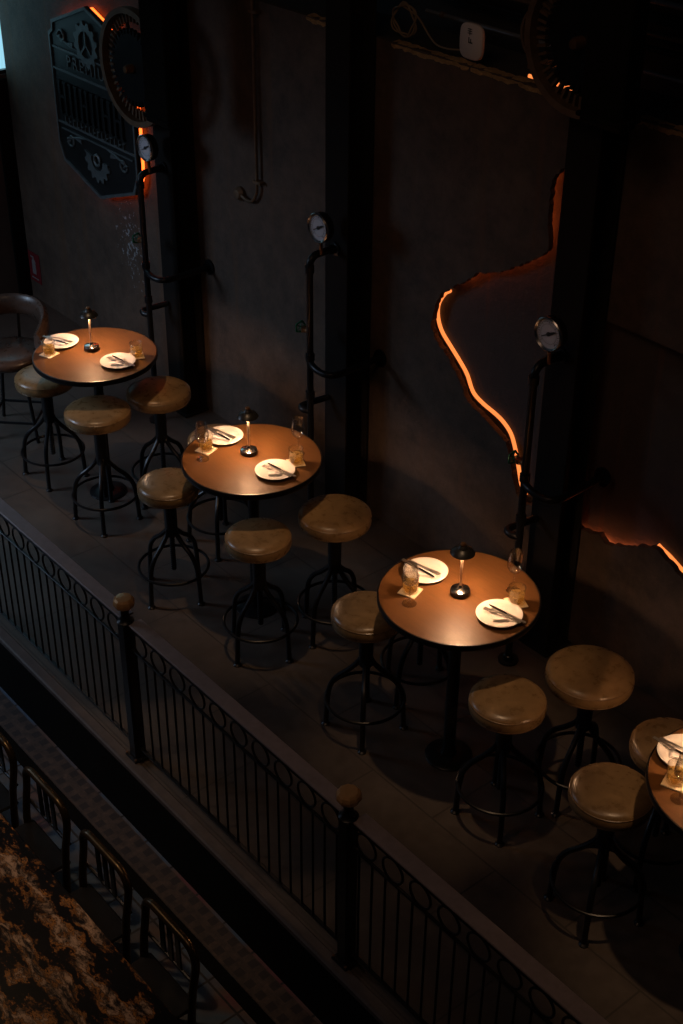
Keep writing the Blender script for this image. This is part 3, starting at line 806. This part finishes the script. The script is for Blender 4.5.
# ------------------------------------------------------------------ lower level: marble table and slatted chairs
def marble_table():
    t = thing('marble_table', 'long dining table with brown and gold marble top, bottom left', 'table', (-3.0, -1.45, -.44))
    MB().box(-2.4, 2.55, -.6, .6, .655, .68, .006).build('marble_top', M['marble'], t, smooth=False)
    MB().box(-2.2, 2.35, -.45, .45, .60, .654, .004).build('apron', M['black'], t, smooth=False)
    for x in (-2.1, 2.25):
        for y in (-.4, .4): MB().box(x-.03, x+.03, y-.03, y+.03, 0, .60, .004).build('leg', M['black'], t, smooth=False)
marble_table()
def make_chair(lab, x, y):
    # back towards +y (the aisle), seat tucked toward the marble table
    t = thing('slat_back_chair', lab, 'chair', (x, y, -.44), 0, 'bronzed metal chairs along the marble table')
    w = .195; top = .765; r = .019
    pts = [(-w+.012, -.05, 0), (-w+.004, -.03, .44)]+[(-w, -.005, .62), (-w, .0, top-.09)]
    pts += [(-w+.08-.08*math.cos(a), 0, top-.08+.08*math.sin(a)) for a in [PI/2*i/6 for i in range(1, 7)]]
    q = [(-p[0], p[1], p[2]) for p in reversed(pts)]
    MB().tube(bez(pts, 3)+bez(q, 3), r, 12, up=(0, 1, 0)).build('back_frame', M['cap'], t)
    MB().tube([(-w, 0, .525), (w, 0, .525)], .009, 8).build('cross_rail', M['black'], t)
    for i in (-1, 0, 1):
        MB().box(i*.062-.017, i*.062+.017, -.006, .004, .52, top-.01, .002).build('slat', M['black'], t, smooth=False)
    MB().box(-.19, .19, -.42, -.0, .385, .405, .008).build('seat', M['black'], t, smooth=False)
    for s in (-1, 1): MB().tube([(s*.17, -.38, 0), (s*.165, -.37, .385)], .014, 10).build('leg', M['black'], t)
    for s in (-1, 1): MB().tube([(s*.17, -.05, .2), (s*.17, -.375, .2)], .009, 8).build('stretcher', M['black'], t)
    return t
for x, lab in ((-2.985, 'metal chair cut off by the left edge, beside the marble table'),
               (-2.462, 'slat-back metal chair furthest left of the three in full view'),
               (-1.918, 'slat-back metal chair in the middle of the three in full view'),
               (-1.385, 'slat-back metal chair nearest, rightmost along the marble table')):
    make_chair(lab, x, -.635)

# ------------------------------------------------------------------ tub chair at far left
def tub():
    t = thing('tub_chair', 'brown leather tub bar chair cut off by the left edge', 'chair', (-6.19, 1.24, 0), R(135))
    MB().lathe([(0, 0), (.21, 0), (.235, .02), (.24, .05), (.225, .078), (.18, .088), (0, .092)], 40, (0, 0, .57)).build('seat', M['tub'], t, ang=80)
    # wrap-around back: centre at local +x
    rings = []
    for i in range(25):
        a = R(-115+230*i/24); e = abs(i-12)/12; z1 = .97-.13*e**3; z0 = z1-.16+.03*e**4; rr = .265
        ca, sa = math.cos(a), math.sin(a); th = .028
        rings.append([((rr-th)*ca, (rr-th)*sa, z0+.02), (rr*ca, rr*sa, z0), ((rr+th)*ca, (rr+th)*sa, z0+.02), ((rr+th)*ca, (rr+th)*sa, z1-.02), (rr*ca, rr*sa, z1), ((rr-th)*ca, (rr-th)*sa, z1-.02)])
    MB().loft(rings).build('backrest', M['tub'], t, ang=60)
    for a in (-105, -50, 0, 50, 105):
        a = R(a); MB().tube([(.22*math.cos(a), .22*math.sin(a), .60), (.262*math.cos(a), .262*math.sin(a), .84)], .011, 8).build('back_support', M['black'], t)
    for a in (45, 135, 225, 315):
        a = R(a); MB().tube([(.16*math.cos(a), .16*math.sin(a), .57), (.26*math.cos(a), .26*math.sin(a), 0)], .013, 10).build('leg', M['black'], t)
    p = [(.234*math.cos(R(a)), .234*math.sin(R(a)), .145+.0) for a in (45, 135, 225, 315)]
    for i in range(4): MB().tube([p[i], p[(i+1) % 4]], .010, 8).build('foot_rail', M['black'], t)
tub()

# ------------------------------------------------------------------ wall fittings
t = thing('wall_conduit', 'thin pipe running down the wall to a hooked end between the two left columns', 'pipe', (-4.84, WY, 2.0))
MB().tube(bez([(0, -.03, 1.2), (0, -.03, .4), (0, -.03, .0), (-.01, -.03, -.09), (-.06, -.03, -.155), (-.12, -.03, -.165), (-.175, -.03, -.15)], 6), .011, 10).build('pipe', M['rust'], t)
MB().box(-.03, .05, -.045, 0, -.02, .0, .003).build('clamp', M['rust'], t, smooth=False)
MB().box(-.03, .05, -.045, 0, 1.05, 1.07, .003).build('clamp', M['rust'], t, smooth=False)
MB().lathe([(0, 0), (.045, 0), (.048, .02), (.03, .045), (0, .05)], 20, mtx=Matrix.Translation((-.215, -.0, -.15)) @ Matrix.Rotation(PI/2, 4, 'X')).build('end_fitting', M['rust'], t)

t = thing('fire_sign', 'red sign with a white extinguisher symbol, low on the left wall', 'sign', (-8.165, WY-.001, .30))
MB().box(-.095, .095, -.006, 0, -.135, .135, .002).build('panel', M['red'], t, smooth=False)
g = MB().prism([(-.035, -.06), (.028, -.06), (.028, .05), (.015, .075), (-.022, .075), (-.035, .05)], -.0085, -.0062)
g.prism([(-.012, .075), (.005, .075), (.005, .1), (-.012, .1)], -.0085, -.0062); g.prism([(-.045, .088), (-.012, .088), (-.012, .1), (-.055, .1)], -.0085, -.0062)
g.prism([(-.06, -.105), (.06, -.105), (.06, -.095), (-.06, -.095)], -.0085, -.0062)
g.build('extinguisher_symbol', M['sign_white'], t, smooth=False)

# router on the ledge
def router():
    t = thing('wifi_router', 'white rounded wifi router standing on the wall ledge', 'router', (-3.05, 2.572, 3.128), R(0))
    w, h, d = .085, .185, .028; rings = []
    def rr(s, y):
        out = []
        for i in range(32):
            a = 2*PI*i/32; c_, s_ = math.cos(a), math.sin(a); e = .55
            out.append((s*w*math.copysign(abs(c_)**e, c_), y, h/2+s*h/2*math.copysign(abs(s_)**e, s_)))
        return out
    MB().loft([rr(.93, -d/2), rr(1, -d/2+.006), rr(1, d/2-.006), rr(.93, d/2)]).build('casing', M['white_plastic'], t, ang=50)
    k = MB(); y0, y1 = -d/2-.0015, -d/2-.0001
    for z in (.133, .144, .155): k.box(-.022, .010, y0, y1, z, z+.004)
    k.box(-.008, -.003, y0, y1, .125, .16)
    k.box(-.014, -.008, y0, y1, .085, .115); k.box(-.006, .016, y0, y1, .085, .092); k.box(.0, .006, y0, y1, .09, .108)
    k.build('printed_mark', M['ink'], t, smooth=False)
router()
def cable():
    pts = []
    for i in range(70):
        a = i/69*2*PI*3.1+1.2; rr = .082+.010*math.sin(i*.9)
        pts.append((-3.68+rr*math.cos(a)*1.1, 2.66+.012*math.sin(i*.5), 3.20+rr*math.sin(a)))
    pts += [(-3.56, 2.65, 3.24), (-3.46, 2.64, 3.17), (-3.36, 2.61, 3.138), (-3.25, 2.59, 3.14), (-3.13, 2.578, 3.16)]
    o = MB().tube(bez(pts, 3), .0055, 6).build('coiled_cable', M['cable']); tag(o, 'tan cable coiled above the ledge, leading to the white router', 'cable')
cable()
# horizontal pipes above the ledge
for i, (y, z, r, m, lab) in enumerate(((2.80, 3.235, .012, 'zinc', 'lowest and brightest of the horizontal pipes above the ledge, behind the router'),
                                   (2.86, 3.33, .016, 'black', 'second lowest dark horizontal pipe above the ledge'),
                                   (2.82, 3.41, .013, 'rust', 'third rusty horizontal pipe above the ledge'),
                                   (2.86, 3.55, .016, 'zinc', 'highest grey horizontal pipe above the ledge'))):
    t = thing('ceiling_pipe', lab, 'pipe', (-3.65, y, z), 0, 'horizontal pipes above the wall ledge')
    L_ = 3.9
    MB().tube([(0, 0, 0), (L_, 0, 0)], r, 10).build('tube', M[m], t)
    for x in (.12, 2.25, 3.1): MB().tube([(x, 0, 0), (x+.03, 0, 0)], r*1.5, 10).build('coupling', M['rust'], t)
t = thing('pipe_bracket', 'vertical bracket strap holding the pipes right of the router', 'bracket', (-2.83, 2.78, 3.2))
MB().box(-.012, .012, 0, .01, -.108, .5, .002).build('strap', M['rust'], t, smooth=False)
MB().box(-.012, .012, .01, .2, .20, .212, .002).build('arm', M['rust'], t, smooth=False)
MB().box(-.012, .012, .01, .2, .40, .412, .002).build('arm', M['rust'], t, smooth=False)

# ------------------------------------------------------------------ lights
def look(o, tgt):
    d = Vector(tgt)-o.location; o.rotation_euler = d.to_track_quat('-Z', 'Y').to_euler()
def spot(name, loc, tgt, power, col, size, blend=.5, rad=.03):
    l = bpy.data.lights.new(name, 'SPOT'); l.energy = power; l.color = col; l.spot_size = R(size); l.spot_blend = blend
    l.shadow_soft_size = rad; o = bpy.data.objects.new(name, l); COL.objects.link(o); o.location = loc; look(o, tgt); return o
def area(name, loc, tgt, power, col, sx, sy):
    l = bpy.data.lights.new(name, 'AREA'); l.shape = 'RECTANGLE'; l.size = sx; l.size_y = sy; l.energy = power; l.color = col
    o = bpy.data.objects.new(name, l); COL.objects.link(o); o.location = loc; look(o, tgt); return o
WARM = (1., .62, .34)
for k in range(4):
    x = TX0+k*TDX
    lx, ly = x+LO[k][0], TY+LO[k][1]
    spot('ceiling_spot', (x+.25, .75, 4.6), (x+.03, TY-.05, .9), 112, WARM, 24, .8, .04)
area('daylight_from_left', (-7.4, -2.2, 3.0), (-5.9, .3, .0), 26, (.55, .74, 1.), 1.4, 1.8).data.spread = R(95)
area('warm_room_glow', (-.8, -1.9, 6.3), (-2.2, 1.2, .6), 15, (1., .62, .40), 2.5, 1.5)
spot('marble_table_spot', (-3.2, -1.6, 3.6), (-2.6, -1.2, .24), 75, (1., .66, .38), 50, .8, .05)
w = bpy.data.worlds.new('dim_room'); scene.world = w; w.use_nodes = True
w.node_tree.nodes['Background'].inputs[0].default_value = (.55, .62, .8, 1); w.node_tree.nodes['Background'].inputs[1].default_value = .004

vs = scene.view_settings
vs.view_transform = 'Standard'; vs.look = 'None'; vs.exposure = 0; vs.gamma = 1; vs.use_curve_mapping = False
cy = scene.cycles
cy.use_denoising = True
try: cy.denoiser = 'OPENIMAGEDENOISE'
except Exception: pass
cy.max_bounces = 10; cy.transmission_bounces = 10; cy.transparent_max_bounces = 12; cy.caustics_refractive = True
cy.sample_clamp_indirect = 3
